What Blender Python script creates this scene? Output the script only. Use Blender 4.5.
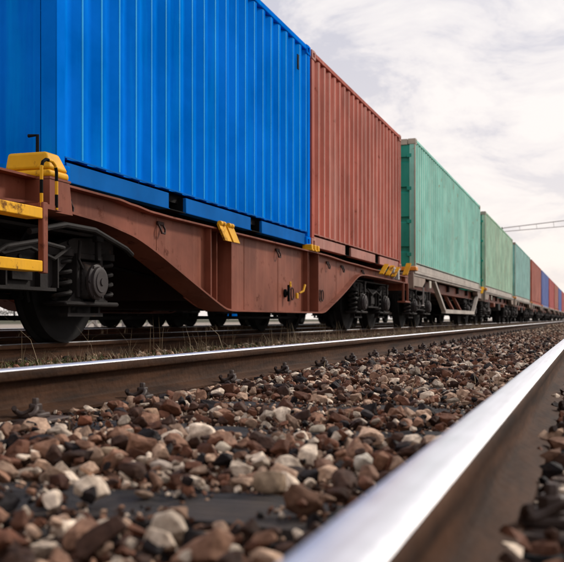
import bpy, bmesh, math, random
from mathutils import Vector, Matrix, noise as mnoise
PI = math.pi
SC = bpy.context.scene
for o in list(bpy.data.objects):
    bpy.data.objects.remove(o)
COL = SC.collection
RT = 0.19                      # height of the near track's rail top above the ground sheet

# ------------------------------------------------------------------ camera
cam = bpy.data.cameras.new('camera')
camo = bpy.data.objects.new('camera', cam)
COL.objects.link(camo)
YAW = math.asin(0.3149)
camo.location = (0, 0, RT + 0.149)
camo.rotation_euler = (math.radians(90), 0, -PI / 2 + YAW)
cam.sensor_width = 36
cam.lens = 925 / 564 * 36
cam.shift_y = 38 / 564
cam.clip_start = 0.02
cam.clip_end = 4000
cam.dof.use_dof = True
cam.dof.focus_distance = 5.2
cam.dof.aperture_fstop = 6.3
SC.camera = camo

# ------------------------------------------------------------------ world
SUN_EL, SUN_AZ = math.radians(33), math.radians(324)   # azimuth: direction the light comes FROM, measured from +X ccw
w = bpy.data.worlds.new('World')
SC.world = w
w.use_nodes = True
nt = w.node_tree
nt.nodes.clear()
def N(tree, t, **kw):
    n = tree.nodes.new(t)
    for k, v in kw.items():
        setattr(n, k, v)
    return n
out = N(nt, 'ShaderNodeOutputWorld')
bg = N(nt, 'ShaderNodeBackground')
bg.inputs['Strength'].default_value = 0.10
nt.links.new(bg.outputs[0], out.inputs[0])
sky = N(nt, 'ShaderNodeTexSky', sky_type='NISHITA')
sky.sun_disc = False
sky.sun_elevation = SUN_EL
sky.sun_rotation = PI / 2 - SUN_AZ
tc = N(nt, 'ShaderNodeTexCoord')
sep = N(nt, 'ShaderNodeSeparateXYZ')
nt.links.new(tc.outputs['Generated'], sep.inputs[0])
def mth(tree, op, a, b=None, c=None):
    n = N(tree, 'ShaderNodeMath', operation=op)
    for i, v in enumerate((a, b, c)):
        if v is None: continue
        if isinstance(v, (int, float)): n.inputs[i].default_value = v
        else: tree.links.new(v, n.inputs[i])
    return n.outputs[0]
zz = mth(nt, 'MAXIMUM', sep.outputs[2], 0.0)
den = mth(nt, 'ADD', zz, 0.22)
comb = N(nt, 'ShaderNodeCombineXYZ')
nt.links.new(mth(nt, 'DIVIDE', sep.outputs[0], den), comb.inputs[0])
nt.links.new(mth(nt, 'DIVIDE', sep.outputs[1], den), comb.inputs[1])
n1 = N(nt, 'ShaderNodeTexNoise')
n1.inputs['Scale'].default_value = 2.4
n1.inputs['Detail'].default_value = 7
n1.inputs['Roughness'].default_value = 0.62
n1.inputs['Distortion'].default_value = 0.5
nt.links.new(comb.outputs[0], n1.inputs['Vector'])
cr = N(nt, 'ShaderNodeValToRGB')
e = cr.color_ramp.elements
e[0].position = 0.43; e[0].color = (5.6, 5.7, 6.7, 1)
e[1].position = 0.60; e[1].color = (10.2, 9.75, 9.45, 1)
x = e.new(0.51); x.color = (8.7, 8.35, 8.5, 1)
nt.links.new(n1.outputs['Fac'], cr.inputs[0])
# warm bright band low over the horizon
hz = N(nt, 'ShaderNodeValToRGB')
hz.color_ramp.elements[0].position = 0.02; hz.color_ramp.elements[0].color = (0.75, 0.75, 0.75, 1)
hz.color_ramp.elements[1].position = 0.42; hz.color_ramp.elements[1].color = (0, 0, 0, 1)
nt.links.new(zz, hz.inputs[0])
mx = N(nt, 'ShaderNodeMix', data_type='RGBA')
nt.links.new(hz.outputs[0], mx.inputs[0])
nt.links.new(cr.outputs[0], mx.inputs[6])
mx.inputs[7].default_value = (10.3, 9.1, 8.4, 1)
mx2 = N(nt, 'ShaderNodeMix', data_type='RGBA')
mx2.inputs[0].default_value = 0.10
nt.links.new(mx.outputs[2], mx2.inputs[6])
nt.links.new(sky.outputs[0], mx2.inputs[7])
nt.links.new(mx2.outputs[2], bg.inputs[0])

# ------------------------------------------------------------------ sun
sd = bpy.data.lights.new('sun', 'SUN')
sd.energy = 2.7
sd.angle = math.radians(7)
sd.color = (1.0, 0.93, 0.84)
so = bpy.data.objects.new('sun', sd)
COL.objects.link(so)
dv = Vector((math.cos(SUN_EL) * math.cos(SUN_AZ), math.cos(SUN_EL) * math.sin(SUN_AZ), math.sin(SUN_EL)))
so.rotation_euler = dv.to_track_quat('Z', 'Y').to_euler()

SC.view_settings.view_transform = 'Standard'
SC.view_settings.look = 'None'
SC.view_settings.exposure = 0.08
SC.view_settings.gamma = 1.0

# ================================================================== helpers
RNG = random.Random(7)

def new_mat(name):
    m = bpy.data.materials.new(name)
    m.use_nodes = True
    t = m.node_tree
    return m, t, t.nodes['Principled BSDF']

def rgb(c): return (c[0], c[1], c[2], 1.0)

def noise_fac(t, vec, scale, lo, hi, detail=6, rough=0.6, dist=0.0):
    n = N(t, 'ShaderNodeTexNoise')
    n.inputs['Scale'].default_value = scale
    n.inputs['Detail'].default_value = detail
    n.inputs['Roughness'].default_value = rough
    n.inputs['Distortion'].default_value = dist
    t.links.new(vec, n.inputs['Vector'])
    mr = N(t, 'ShaderNodeMapRange')
    mr.inputs[1].default_value = lo
    mr.inputs[2].default_value = hi
    t.links.new(n.outputs['Fac'], mr.inputs[0])
    return mr.outputs[0]

def mixc(t, fac, a, b):
    n = N(t, 'ShaderNodeMix', data_type='RGBA')
    for i, v in ((0, fac), (6, a), (7, b)):
        if isinstance(v, (int, float)): n.inputs[i].default_value = v
        elif isinstance(v, tuple): n.inputs[i].default_value = rgb(v)
        else: t.links.new(v, n.inputs[i])
    return n.outputs[2]

def coords(t, scale=(1, 1, 1)):
    c = N(t, 'ShaderNodeTexCoord')
    oi = N(t, 'ShaderNodeObjectInfo')
    ad = N(t, 'ShaderNodeVectorMath', operation='ADD')
    sc = mth(t, 'MULTIPLY', oi.outputs['Random'], 37.0)
    t.links.new(c.outputs['Object'], ad.inputs[0])
    t.links.new(sc, ad.inputs[1])
    mp = N(t, 'ShaderNodeMapping')
    mp.inputs['Scale'].default_value = scale
    t.links.new(ad.outputs[0], mp.inputs['Vector'])
    return mp.outputs[0]

def bump(t, bs, vec, scale, strength, dist=0.01, detail=6):
    n = N(t, 'ShaderNodeTexNoise')
    n.inputs['Scale'].default_value = scale
    n.inputs['Detail'].default_value = detail
    t.links.new(vec, n.inputs['Vector'])
    b = N(t, 'ShaderNodeBump')
    b.inputs['Strength'].default_value = strength
    b.inputs['Distance'].default_value = dist
    t.links.new(n.outputs['Fac'], b.inputs['Height'])
    t.links.new(b.outputs[0], bs.inputs['Normal'])

def paint(name, col, rough=0.45, rust=0.0, rustcol=(0.10, 0.035, 0.018), streak=0.0, streakcol=(0.5, 0.5, 0.45),
          fade=0.25, bumps=0.15, spec=0.5, streak_scale=7.0, bscale=14):
    m, t, b = new_mat(name)
    v = coords(t)
    vs = coords(t, (streak_scale, streak_scale, 0.35))
    f1 = noise_fac(t, v, 1.3, 0.35, 0.65, 5)
    d = tuple(x * (1 - fade) for x in col)
    u = tuple(min(1, x * (1 + fade * 0.6) + fade * 0.02) for x in col)
    c = mixc(t, f1, d, u)
    if streak > 0:
        fs = noise_fac(t, vs, 1.0, 0.52, 0.74, 8, 0.65)
        fs = mth(t, 'MULTIPLY', fs, streak)
        c = mixc(t, fs, c, streakcol)
    if rust > 0:
        fr = noise_fac(t, v, 4.5, 0.66 - rust * 0.25, 0.72 - rust * 0.2, 9, 0.72)
        c = mixc(t, fr, c, rustcol)
        rr = mth(t, 'MULTIPLY_ADD', fr, 0.4, rough)
        t.links.new(rr, b.inputs['Roughness'])
    else:
        f2 = noise_fac(t, v, 9, 0.3, 0.7, 6)
        t.links.new(mth(t, 'MULTIPLY_ADD', f2, 0.2, rough - 0.05), b.inputs['Roughness'])
    t.links.new(c, b.inputs['Base Color'])
    b.inputs['Specular IOR Level'].default_value = spec
    bump(t, b, v, bscale, bumps, 0.004)
    return m

M = {}
M['blue'] = paint('blue_paint', (0.0, 0.170, 0.72), 0.7, 0.0, streak=0.7, streakcol=(0.0, 0.30, 0.86), fade=0.16, spec=0.0, streak_scale=5)
M['blue_rail'] = paint('blue_rail_paint', (0.0, 0.125, 0.44), 0.65, 0.14, streak=0.3, streakcol=(0.02, 0.09, 0.28), fade=0.2, spec=0.02)
M['red'] = paint('faded_red_paint', (0.38, 0.082, 0.052), 0.65, 0.24, rustcol=(0.2, 0.05, 0.03), streak=0.6, streakcol=(0.60, 0.33, 0.27), fade=0.25, spec=0.08)
M['red_rail'] = paint('dusty_red_paint', (0.40, 0.16, 0.12), 0.6, 0.2, streak=0.4, streakcol=(0.50, 0.34, 0.28), spec=0.25)
M['green'] = paint('faded_green_paint', (0.24, 0.60, 0.49), 0.6, 0.22, rustcol=(0.28, 0.27, 0.16), streak=0.7, streakcol=(0.50, 0.68, 0.56), fade=0.22, streak_scale=5, spec=0.1)
M['green_end_shade'] = paint('shaded_green_paint', (0.015, 0.29, 0.21), 0.5, 0.05, streak=0.3, streakcol=(0.08, 0.40, 0.32), fade=0.2, spec=0.25)  # ends darker than the side walls, their shade put into the colour
M['lime'] = paint('pale_green_paint', (0.33, 0.56, 0.40), 0.6, 0.28, rustcol=(0.38, 0.33, 0.16), streak=0.8, streakcol=(0.62, 0.64, 0.46), fade=0.25, streak_scale=4, spec=0.1)
M['teal'] = paint('pale_teal_paint', (0.24, 0.50, 0.45), 0.6, 0.2, rustcol=(0.3, 0.3, 0.2), streak=0.7, streakcol=(0.50, 0.64, 0.56), fade=0.22, spec=0.1)
M['indigo'] = paint('dull_indigo_paint', (0.10, 0.15, 0.40), 0.6, 0.1, streak=0.5, streakcol=(0.28, 0.33, 0.5), spec=0.25)
M['crimson'] = paint('dull_crimson_paint', (0.45, 0.09, 0.085), 0.6, 0.1, streak=0.4, streakcol=(0.55, 0.3, 0.26), spec=0.25)
M['cream'] = paint('grimy_cream_paint', (0.42, 0.38, 0.30), 0.6, 0.25, rustcol=(0.2, 0.12, 0.06), fade=0.3)
M['brown'] = paint('red_brown_oxide_paint', (0.215, 0.062, 0.034), 0.5, 0.28, rustcol=(0.11, 0.033, 0.019), streak=0.6, streakcol=(0.33, 0.13, 0.08), fade=0.32, spec=0.12, bumps=0.3)
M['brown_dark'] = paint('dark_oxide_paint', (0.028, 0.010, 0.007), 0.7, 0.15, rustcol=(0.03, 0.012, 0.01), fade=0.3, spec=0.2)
M['dusty'] = paint('dusty_beige_brown_paint', (0.26, 0.19, 0.145), 0.7, 0.3, rustcol=(0.12, 0.06, 0.04), streak=0.4, streakcol=(0.4, 0.34, 0.28), fade=0.3)
M['sill'] = paint('chalky_sill_paint', (0.40, 0.35, 0.30), 0.7, 0.25, rustcol=(0.18, 0.09, 0.06), streak=0.4, streakcol=(0.5, 0.46, 0.4), fade=0.25)
M['yellow'] = paint('safety_yellow_paint', (0.80, 0.40, 0.008), 0.55, 0.42, rustcol=(0.20, 0.085, 0.02), streak=0.5, streakcol=(0.50, 0.25, 0.03), fade=0.3, bumps=0.5, spec=0.15)
M['orange'] = paint('orange_cap_paint', (0.75, 0.26, 0.02), 0.5, 0.15, rustcol=(0.25, 0.1, 0.03))
M['grime'] = paint('oily_grime', (0.005, 0.004, 0.0037), 0.7, 0.1, rustcol=(0.02, 0.012, 0.009), fade=0.4, bumps=0.4, bscale=30, spec=0.08)
M['grime2'] = paint('dusty_bogie_grime', (0.013, 0.010, 0.009), 0.7, 0.3, rustcol=(0.060, 0.040, 0.030), fade=0.5, bumps=0.8, bscale=30, spec=0.12)
M['cover'] = paint('axle_cover_grime', (0.030, 0.022, 0.021), 0.65, 0.15, rustcol=(0.05, 0.03, 0.025), fade=0.3, bumps=0.4, bscale=30, spec=0.3)
M['black'] = paint('black_paint', (0.006, 0.006, 0.006), 0.7, 0.0, fade=0.3, spec=0.05)  # also paints in the recess shadow above the containers' bottom rails
M['steel'] = paint('light_steel_and_haze', (0.45, 0.44, 0.42), 0.45, 0.1, fade=0.2)
M['concrete'] = paint('weathered_concrete', (0.42, 0.39, 0.35), 0.9, 0.2, rustcol=(0.2, 0.14, 0.1), fade=0.3, bumps=0.5, bscale=40)
M['wood'] = paint('creosoted_timber', (0.034, 0.030, 0.030), 0.62, 0.18, rustcol=(0.075, 0.058, 0.05), fade=0.45, bumps=0.9, bscale=22)
M['fast'] = paint('rusty_fastening', (0.045, 0.024, 0.016), 0.65, 0.3, rustcol=(0.11, 0.05, 0.028), fade=0.3, bumps=0.4, bscale=50)
EDGE = {}  # paler ridge colours that paint in the lit lines of the corrugation
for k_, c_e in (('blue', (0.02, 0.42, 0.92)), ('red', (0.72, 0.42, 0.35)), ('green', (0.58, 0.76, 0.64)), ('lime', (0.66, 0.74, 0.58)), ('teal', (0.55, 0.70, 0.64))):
    EDGE[k_] = paint(k_ + '_ridge_highlight', c_e, 0.55, 0.0, streak=0.7, streakcol={'blue': (0.0, 0.20, 0.80)}.get(k_, tuple(q*.6 for q in c_e)), fade=0.2, streak_scale=3, spec=0.08)
    EDGE[k_].name = k_ + '_ridge_highlight'
M['galv'] = paint('galvanised_steel', (0.30, 0.27, 0.25), 0.6, 0.1, fade=0.2)

def wood():
    m, t, b = new_mat('creosoted_timber_grain')
    v = coords(t); vg = coords(t, (55, 2.2, 55)); vc = coords(t, (26, 1.3, 26))
    g = noise_fac(t, vg, 1.0, 0.35, 0.68, 8, 0.65)
    c = mixc(t, g, (0.008, 0.008, 0.010), (0.055, 0.047, 0.045))
    f = noise_fac(t, v, 6, 0.45, 0.7, 8)
    c = mixc(t, mth(t, 'MULTIPLY', f, 0.6), c, (0.10, 0.07, 0.052))
    cr_ = noise_fac(t, vc, 1.0, 0.60, 0.64, 4, 0.5)
    c = mixc(t, cr_, c, (0.006, 0.005, 0.005))
    t.links.new(c, b.inputs['Base Color'])
    b.inputs['Roughness'].default_value = 0.72
    b.inputs['Specular IOR Level'].default_value = 0.3
    hgt = mth(t, 'SUBTRACT', g, mth(t, 'MULTIPLY', cr_, 2.0))
    bp = N(t, 'ShaderNodeBump'); bp.inputs['Strength'].default_value = 0.9; bp.inputs['Distance'].default_value = 0.012
    t.links.new(hgt, bp.inputs['Height']); t.links.new(bp.outputs[0], b.inputs['Normal'])
    M['timber'] = m
wood()
def rail_mats():
    m, t, b = new_mat('rusty_rail_side')
    v = coords(t)
    vx = coords(t, (0.7, 4, 9))
    f = noise_fac(t, vx, 3, 0.35, 0.7, 8)
    c = mixc(t, f, (0.022, 0.010, 0.005), (0.085, 0.037, 0.017))
    f2 = noise_fac(t, v, 40, 0.55, 0.7, 4)
    c = mixc(t, mth(t, 'MULTIPLY', f2, 0.5), c, (0.02, 0.012, 0.01))
    t.links.new(c, b.inputs['Base Color'])
    b.inputs['Roughness'].default_value = 0.75
    b.inputs['Specular IOR Level'].default_value = 0.1
    bump(t, b, v, 34, 0.9, 0.005, 9)
    M['railside'] = m
    m, t, b = new_mat('polished_rail_head')
    v = coords(t, (0.5, 30, 1))
    v2 = coords(t)
    f = noise_fac(t, v, 6, 0.4, 0.75, 6)
    c = mixc(t, f, (0.93, 0.93, 0.96), (0.75, 0.74, 0.76))
    t.links.new(c, b.inputs['Base Color'])
    b.inputs['Metallic'].default_value = 1.0
    f3 = noise_fac(t, v2, 18, 0.3, 0.7, 6)
    t.links.new(mth(t, 'MULTIPLY_ADD', f3, 0.12, 0.36), b.inputs['Roughness'])
    bump(t, b, v, 30, 0.06, 0.001)
    M['railtop'] = m
rail_mats()

class MB:
    def __init__(s):
        s.v = []; s.f = []; s.m = []; s.mi = 0; s.sm = []; s.smooth = False
    def add(s, vs, fs):
        o = len(s.v)
        s.v.extend([tuple(p) for p in vs])
        for f in fs:
            s.f.append([o + i for i in f]); s.m.append(s.mi); s.sm.append(s.smooth)
        return s
    def box(s, a, b):
        x0, x1 = sorted((a[0], b[0])); y0, y1 = sorted((a[1], b[1])); z0, z1 = sorted((a[2], b[2]))
        vs = [(x0,y0,z0),(x1,y0,z0),(x1,y1,z0),(x0,y1,z0),(x0,y0,z1),(x1,y0,z1),(x1,y1,z1),(x0,y1,z1)]
        return s.add(vs, [(0,3,2,1),(4,5,6,7),(0,1,5,4),(1,2,6,5),(2,3,7,6),(3,0,4,7)])
    def bbox(s, a, b, r=0.01):
        """box with chamfered edges"""
        x0, x1 = sorted((a[0], b[0])); y0, y1 = sorted((a[1], b[1])); z0, z1 = sorted((a[2], b[2]))
        r = min(r, (x1-x0)*.45, (y1-y0)*.45, (z1-z0)*.45)
        bm = bmesh.new()
        bmesh.ops.create_cube(bm, size=1)
        for v in bm.verts:
            v.co = Vector(((x0+x1)/2 + v.co.x*(x1-x0), (y0+y1)/2 + v.co.y*(y1-y0), (z0+z1)/2 + v.co.z*(z1-z0)))
        bmesh.ops.bevel(bm, geom=list(bm.edges), offset=r, segments=1, affect='EDGES', profile=0.5)
        s.add([v.co.copy() for v in bm.verts], [[v.index for v in f.verts] for f in bm.faces])
        bm.free()
        return s
    def beam(s, p, q, wd, ht, up=(0,0,1)):
        p = Vector(p); q = Vector(q); d = (q - p).normalized(); up = Vector(up)
        sd_ = d.cross(up).normalized(); u2 = sd_.cross(d).normalized()
        vs = []
        for c in (p, q):
            for a, b in ((-1,-1),(1,-1),(1,1),(-1,1)):
                vs.append(c + sd_*a*wd/2 + u2*b*ht/2)
        return s.add(vs, [(0,3,2,1),(4,5,6,7),(0,1,5,4),(1,2,6,5),(2,3,7,6),(3,0,4,7)])
    def tube(s, pts, r, n=10, closed=False):
        pts = [Vector(p) for p in pts]
        prev = None; rings = []
        L = len(pts)
        rr = r if isinstance(r, (list, tuple)) else [r]*L
        for i, p in enumerate(pts):
            a = pts[i-1] if (i > 0 or closed) else p
            b = pts[(i+1) % L] if (i < L-1 or closed) else p
            d = (b - a).normalized()
            if prev is None:
                u = d.orthogonal().normalized()
            else:
                u = (prev - d*prev.dot(d)).normalized()
            prev = u
            v2 = d.cross(u)
            rings.append([p + (u*math.cos(2*PI*k/n) + v2*math.sin(2*PI*k/n))*rr[i] for k in range(n)])
        vs = [q for rg in rings for q in rg]; fs = []
        for i in range(L if closed else L-1):
            a = i*n; b = ((i+1) % L)*n
            for k in range(n):
                fs.append((a+k, a+(k+1) % n, b+(k+1) % n, b+k))
        if not closed:
            fs.append(tuple(reversed(range(n)))); fs.append(tuple(range((L-1)*n, L*n)))
        sm, s.smooth = s.smooth, True
        s.add(vs, fs)
        s.smooth = sm
        return s
    def lathe(s, c, axis, prof, n=24, smooth=True):
        """prof: list of (r, t) along axis"""
        c = Vector(c); ax = Vector(axis).normalized(); u = ax.orthogonal().normalized(); v2 = ax.cross(u)
        vs = []; fs = []
        for r, t_ in prof:
            for k in range(n):
                a = 2*PI*k/n
                vs.append(c + ax*t_ + (u*math.cos(a) + v2*math.sin(a))*max(r, 1e-4))
        for i in range(len(prof)-1):
            for k in range(n):
                fs.append((i*n+k, i*n+(k+1) % n, (i+1)*n+(k+1) % n, (i+1)*n+k))
        sm, s.smooth = s.smooth, smooth
        s.add(vs, fs)
        s.smooth = sm
        return s
    def prism(s, poly, y0, y1):
        """poly in (x,z), extruded along y"""
        n = len(poly)
        vs = [(x_, y0, z_) for x_, z_ in poly] + [(x_, y1, z_) for x_, z_ in poly]
        fs = [tuple(range(n)), tuple(reversed(range(n, 2*n)))]
        for i in range(n):
            j = (i+1) % n
            fs.append((j, i, n+i, n+j))
        return s.add(vs, fs)
    def build(s, name, mats, parent=None, loc=(0,0,0)):
        me = bpy.data.meshes.new(name)
        me.from_pydata(s.v, [], s.f)
        if not isinstance(mats, (list, tuple)): mats = [mats]
        for m_ in mats: me.materials.append(m_)
        me.polygons.foreach_set('material_index', s.m)
        me.polygons.foreach_set('use_smooth', s.sm)
        bm = bmesh.new(); bm.from_mesh(me)
        bmesh.ops.recalc_face_normals(bm, faces=bm.faces)
        bm.to_mesh(me); bm.free()
        try: me.set_sharp_from_angle(angle=math.radians(40))
        except Exception: pass
        o = bpy.data.objects.new(name, me)
        COL.objects.link(o)
        o.location = loc
        if parent: o.parent = parent
        return o

def tag(o, label=None, cat=None, group=None, kind=None):
    if label: o['label'] = label
    if cat: o['category'] = cat
    if group: o['group'] = group
    if kind: o['kind'] = kind
    return o
def empty(name, loc, rz=0):
    o = bpy.data.objects.new(name, None)
    COL.objects.link(o)
    o.location = loc; o.rotation_euler = (0, 0, rz)
    o.empty_display_size = 0.3
    return o
KIDS = {}
def copy_tree(o, parent=None):
    c = o.copy(); COL.objects.link(c); c.parent = parent
    for ch in o.children:
        copy_tree(ch, c)
    return c

# ================================================================== ground
def ground():
    m, t, b = new_mat('stony_ground')
    c0 = N(t, 'ShaderNodeTexCoord')
    v = c0.outputs['Object']
    sp = N(t, 'ShaderNodeSeparateXYZ'); t.links.new(v, sp.inputs[0])
    vor = N(t, 'ShaderNodeTexVoronoi'); vor.inputs['Scale'].default_value = 26
    t.links.new(v, vor.inputs['Vector'])
    hs = N(t, 'ShaderNodeSeparateColor'); t.links.new(vor.outputs['Color'], hs.inputs[0])
    rp = N(t, 'ShaderNodeValToRGB')
    e = rp.color_ramp.elements
    e[0].position = 0.0; e[0].color = (0.035, 0.022, 0.017, 1)
    e[1].position = 1.0; e[1].color = (0.33, 0.26, 0.20, 1)
    q = e.new(0.45); q.color = (0.09, 0.055, 0.042, 1)
    q = e.new(0.8); q.color = (0.14, 0.10, 0.08, 1)
    t.links.new(hs.outputs[0], rp.inputs[0])
    pale = mixc(t, noise_fac(t, v, 3, 0.35, 0.65, 8), (0.26, 0.21, 0.17), (0.44, 0.37, 0.31))
    far = N(t, 'ShaderNodeMapRange'); far.inputs[1].default_value = 5.9; far.inputs[2].default_value = 6.5
    t.links.new(sp.outputs[1], far.inputs[0])
    c = mixc(t, far.outputs[0], rp.outputs[0], pale)
    gr = N(t, 'ShaderNodeMapRange'); gr.inputs[1].default_value = 30; gr.inputs[2].default_value = 40
    t.links.new(sp.outputs[1], gr.inputs[0])
    gf = mixc(t, noise_fac(t, v, 1.2, 0.3, 0.7, 8), (0.03, 0.035, 0.012), (0.09, 0.08, 0.04))
    c = mixc(t, gr.outputs[0], c, gf)
    t.links.new(c, b.inputs['Base Color'])
    b.inputs['Roughness'].default_value = 0.95
    bp = N(t, 'ShaderNodeBump'); bp.inputs['Strength'].default_value = 0.9; bp.inputs['Distance'].default_value = 0.03
    t.links.new(vor.outputs['Distance'], bp.inputs['Height']); bp.invert = True
    t.links.new(bp.outputs[0], b.inputs['Normal'])
    g = MB(); g.add([(-1500,-1500,0),(1500,-1500,0),(1500,1500,0),(-1500,1500,0)], [(0,1,2,3)])
    tag(g.build('ground', m), 'stony brown trackbed ground turning to pale gravel beyond the train', kind='structure')
ground()

# ================================================================== rails
def rail_profile():
    """(y,z) outline of one rail, foot at z=0, top at .150; flags mark polished segments"""
    half = [(0.0, 0.150), (0.016, 0.1497), (0.026, 0.1480), (0.0315, 0.1445), (0.0338, 0.1395), (0.0342, 0.118), (0.030, 0.1125), (0.013, 0.107),
            (0.0085, 0.098), (0.0078, 0.070), (0.009, 0.040), (0.014, 0.030), (0.030, 0.0235), (0.066, 0.012), (0.070, 0.0095), (0.070, 0.0)]
    return half
def make_rail(y, ztop, x0, x1, label, group=None, seg=12.0):
    half = rail_profile()
    pts = half + [(-a, b) for a, b in reversed(half[1:])]
    n = len(pts)
    xs = [x0]
    while xs[-1] < x1: xs.append(min(x1, xs[-1] + seg))
    b = MB()
    vs = []
    for xx in xs:
        for a, z in pts: vs.append((xx, y + a, ztop - 0.150 + z))
    b.v = vs
    for i in range(len(xs)-1):
        for k in range(n):
            j = (k+1) % n
            b.f.append([i*n+k, (i+1)*n+k, (i+1)*n+j, i*n+j])
            zm = (pts[k][1] + pts[j][1]) / 2
            b.m.append(1 if zm > 0.1455 else 0); b.sm.append(True)
    b.f.append(list(range(n))); b.m.append(0); b.sm.append(False)
    b.f.append(list(reversed(range((len(xs)-1)*n, len(xs)*n)))); b.m.append(0); b.sm.append(False)
    return tag(b.build('rail', [M['railside'], M['railtop']]), label, 'rail', group)

NEAR_R = 0.189 - 0.034       # centre of the near rail
FAR_R = 1.625 + 0.034
make_rail(NEAR_R, RT, -3, 260, 'bright blurred steel rail closest to the camera, running up from the bottom edge')
make_rail(FAR_R, RT, -3, 260, 'polished rail with rusty brown side, between the ballast stones and the train')
TT = RT - 0.03               # rail top under the train
TC = 3.443 + 1.22            # centre line of the train
make_rail(TC - 0.752, TT, -10, 260, 'dull rail under the near side wheels of the train')
make_rail(TC + 0.752, TT, -10, 260, 'shaded rail under the far side wheels of the train')
SY = 8.6
make_rail(SY - 0.752, TT + .02, 4, 200, 'siding rail directly behind the train, nearer of the two')
make_rail(SY + 0.752, TT + .02, 4, 200, 'siding rail furthest back behind the train')

# ================================================================== sleepers
def timber_mesh(seed):
    r = random.Random(seed)
    b = MB()
    bm = bmesh.new()
    bmesh.ops.create_cube(bm, size=1)
    for v in bm.verts: v.co = Vector((v.co.x*0.27, v.co.y*2.5, v.co.z*0.15))
    bmesh.ops.bevel(bm, geom=list(bm.edges), offset=0.012, segments=2, affect='EDGES')
    bmesh.ops.subdivide_edges(bm, edges=[e_ for e_ in bm.edges if e_.calc_length() > 1], cuts=40)
    for v in bm.verts:
        nn = mnoise.noise(Vector((v.co.x*9, v.co.y*4, v.co.z*9 + seed)))
        v.co += Vector((nn*0.012, 0, nn*0.008 - (0.006 if abs(v.co.x) > 0.1 and r.random() < .4 else 0)))
    b.add([v.co.copy() for v in bm.verts], [[v.index for v in f.verts] for f in bm.faces])
    bm.free()
    return b
def fastening(side_y, sgn):
    """plate, hex bolt with washer and a bent spring clip, holding the foot of a rail; local z0 = sleeper top"""
    b = MB()
    y = side_y
    b.bbox((-0.085, y + sgn*0.060, 0.0), (0.085, y + sgn*0.175, 0.012), 0.003)
    b.bbox((-0.035, y + sgn*0.062, 0.012), (0.035, y + sgn*0.135, 0.027), 0.004)
    b.lathe((0, y + sgn*0.105, 0.027), (0,0,1), [(0,0),(0.026,0),(0.026,0.006),(0.017,0.007),(0.017,0.0)], 20)
    b.lathe((0, y + sgn*0.105, 0.033), (0,0,1), [(0.0205,0),(0.0205,0.018),(0.017,0.021),(0.0105,0.021),(0.0105,0.034),(0.0085,0.037),(0,0.037)], 6, False)
    pts = []
    for k in range(23):
        a = -PI*0.75 + k/22*PI*1.5
        pts.append((-0.052 + 0.024*math.cos(a)*1.1, y + sgn*(0.105 + 0.034*math.sin(a)), 0.030 + 0.010*math.sin(a*2) + 0.006))
    b.tube(pts, 0.0075, 8)
    return b
SL_TOP = RT - 0.155
NC = (NEAR_R + FAR_R) / 2
half_g = (FAR_R - NEAR_R) / 2
near_sleepers = [-0.6, 0.35, 1.37, 2.36, 3.06, 3.95, 4.72, 5.5]
while near_sleepers[-1] < 110: near_sleepers.append(near_sleepers[-1] + 0.72)
LAB_N = 'dark creosoted timber sleeper half buried in brown ballast between the two near rails'
def make_timber(i):
    o = timber_mesh(i).build('railway_sleeper', M['timber'])
    for sy in (-half_g, half_g):
        for sg in (-1, 1):
            c_ = fastening(sy, sg).build('rail_fastening', M['fast'], o)
            c_.location = (0, 0, 0.075)
    return tag(o, LAB_N, 'sleeper', 'timber sleepers of the near track')
tm = [make_timber(i) for i in range(3)]
for i, x_ in enumerate(near_sleepers):
    o = tm[i] if i < 3 else copy_tree(tm[i % 3])
    o['label'] = LAB_N
    o.location = (x_, NC, SL_TOP - 0.075)
    o.rotation_euler = (0, 0, RNG.uniform(-.015, .015))
    for q, lab in ((1.37, 'dark timber sleeper nearest the camera, its bare top showing by the bottom edge'),
                   (2.36, 'dark timber sleeper second from the camera, bare top showing among the stones'),
                   (3.06, 'dark timber sleeper third from the camera, mostly covered by stones')):
        if abs(x_ - q) < .01: o['label'] = lab

def conc_sleeper():
    b = MB()
    prof = [(-0.15, 0), (0.15, 0), (0.10, 0.16), (-0.10, 0.16)]
    n = 4; ys = [-1.25, -0.5, 0, 0.5, 1.25]; dz = [0, 0, -0.04, 0, 0]
    vs = []
    for y_, d in zip(ys, dz):
        for x_, z_ in prof: vs.append((x_, y_, z_ + (d if z_ > 0 else 0)))
    fs = [(0,1,2,3), (19,18,17,16)]
    for i in range(4):
        for k in range(4): fs.append((i*4+k, (i+1)*4+k, (i+1)*4+(k+1) % 4, i*4+(k+1) % 4))
    b.add(vs, fs)
    return b
cs = conc_sleeper().build('railway_sleeper', M['concrete'])
tag(cs, 'concrete sleeper under the train', 'sleeper', 'concrete sleepers under the train')
x_ = -3.0; k = 0
while x_ < 75:
    o = cs if k == 0 else copy_tree(cs)
    o.location = (x_, TC, TT - 0.15 - 0.155); x_ += 0.6; k += 1
c2 = copy_tree(cs)
tag(c2, 'pale concrete sleeper of the siding behind the train', 'sleeper', 'pale concrete sleepers of the siding')
x_ = 6.0; k = 0
while x_ < 75:
    o = c2 if k == 0 else copy_tree(c2)
    o.location = (x_, SY, TT - 0.13 - 0.14); x_ += 0.65; k += 1

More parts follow.
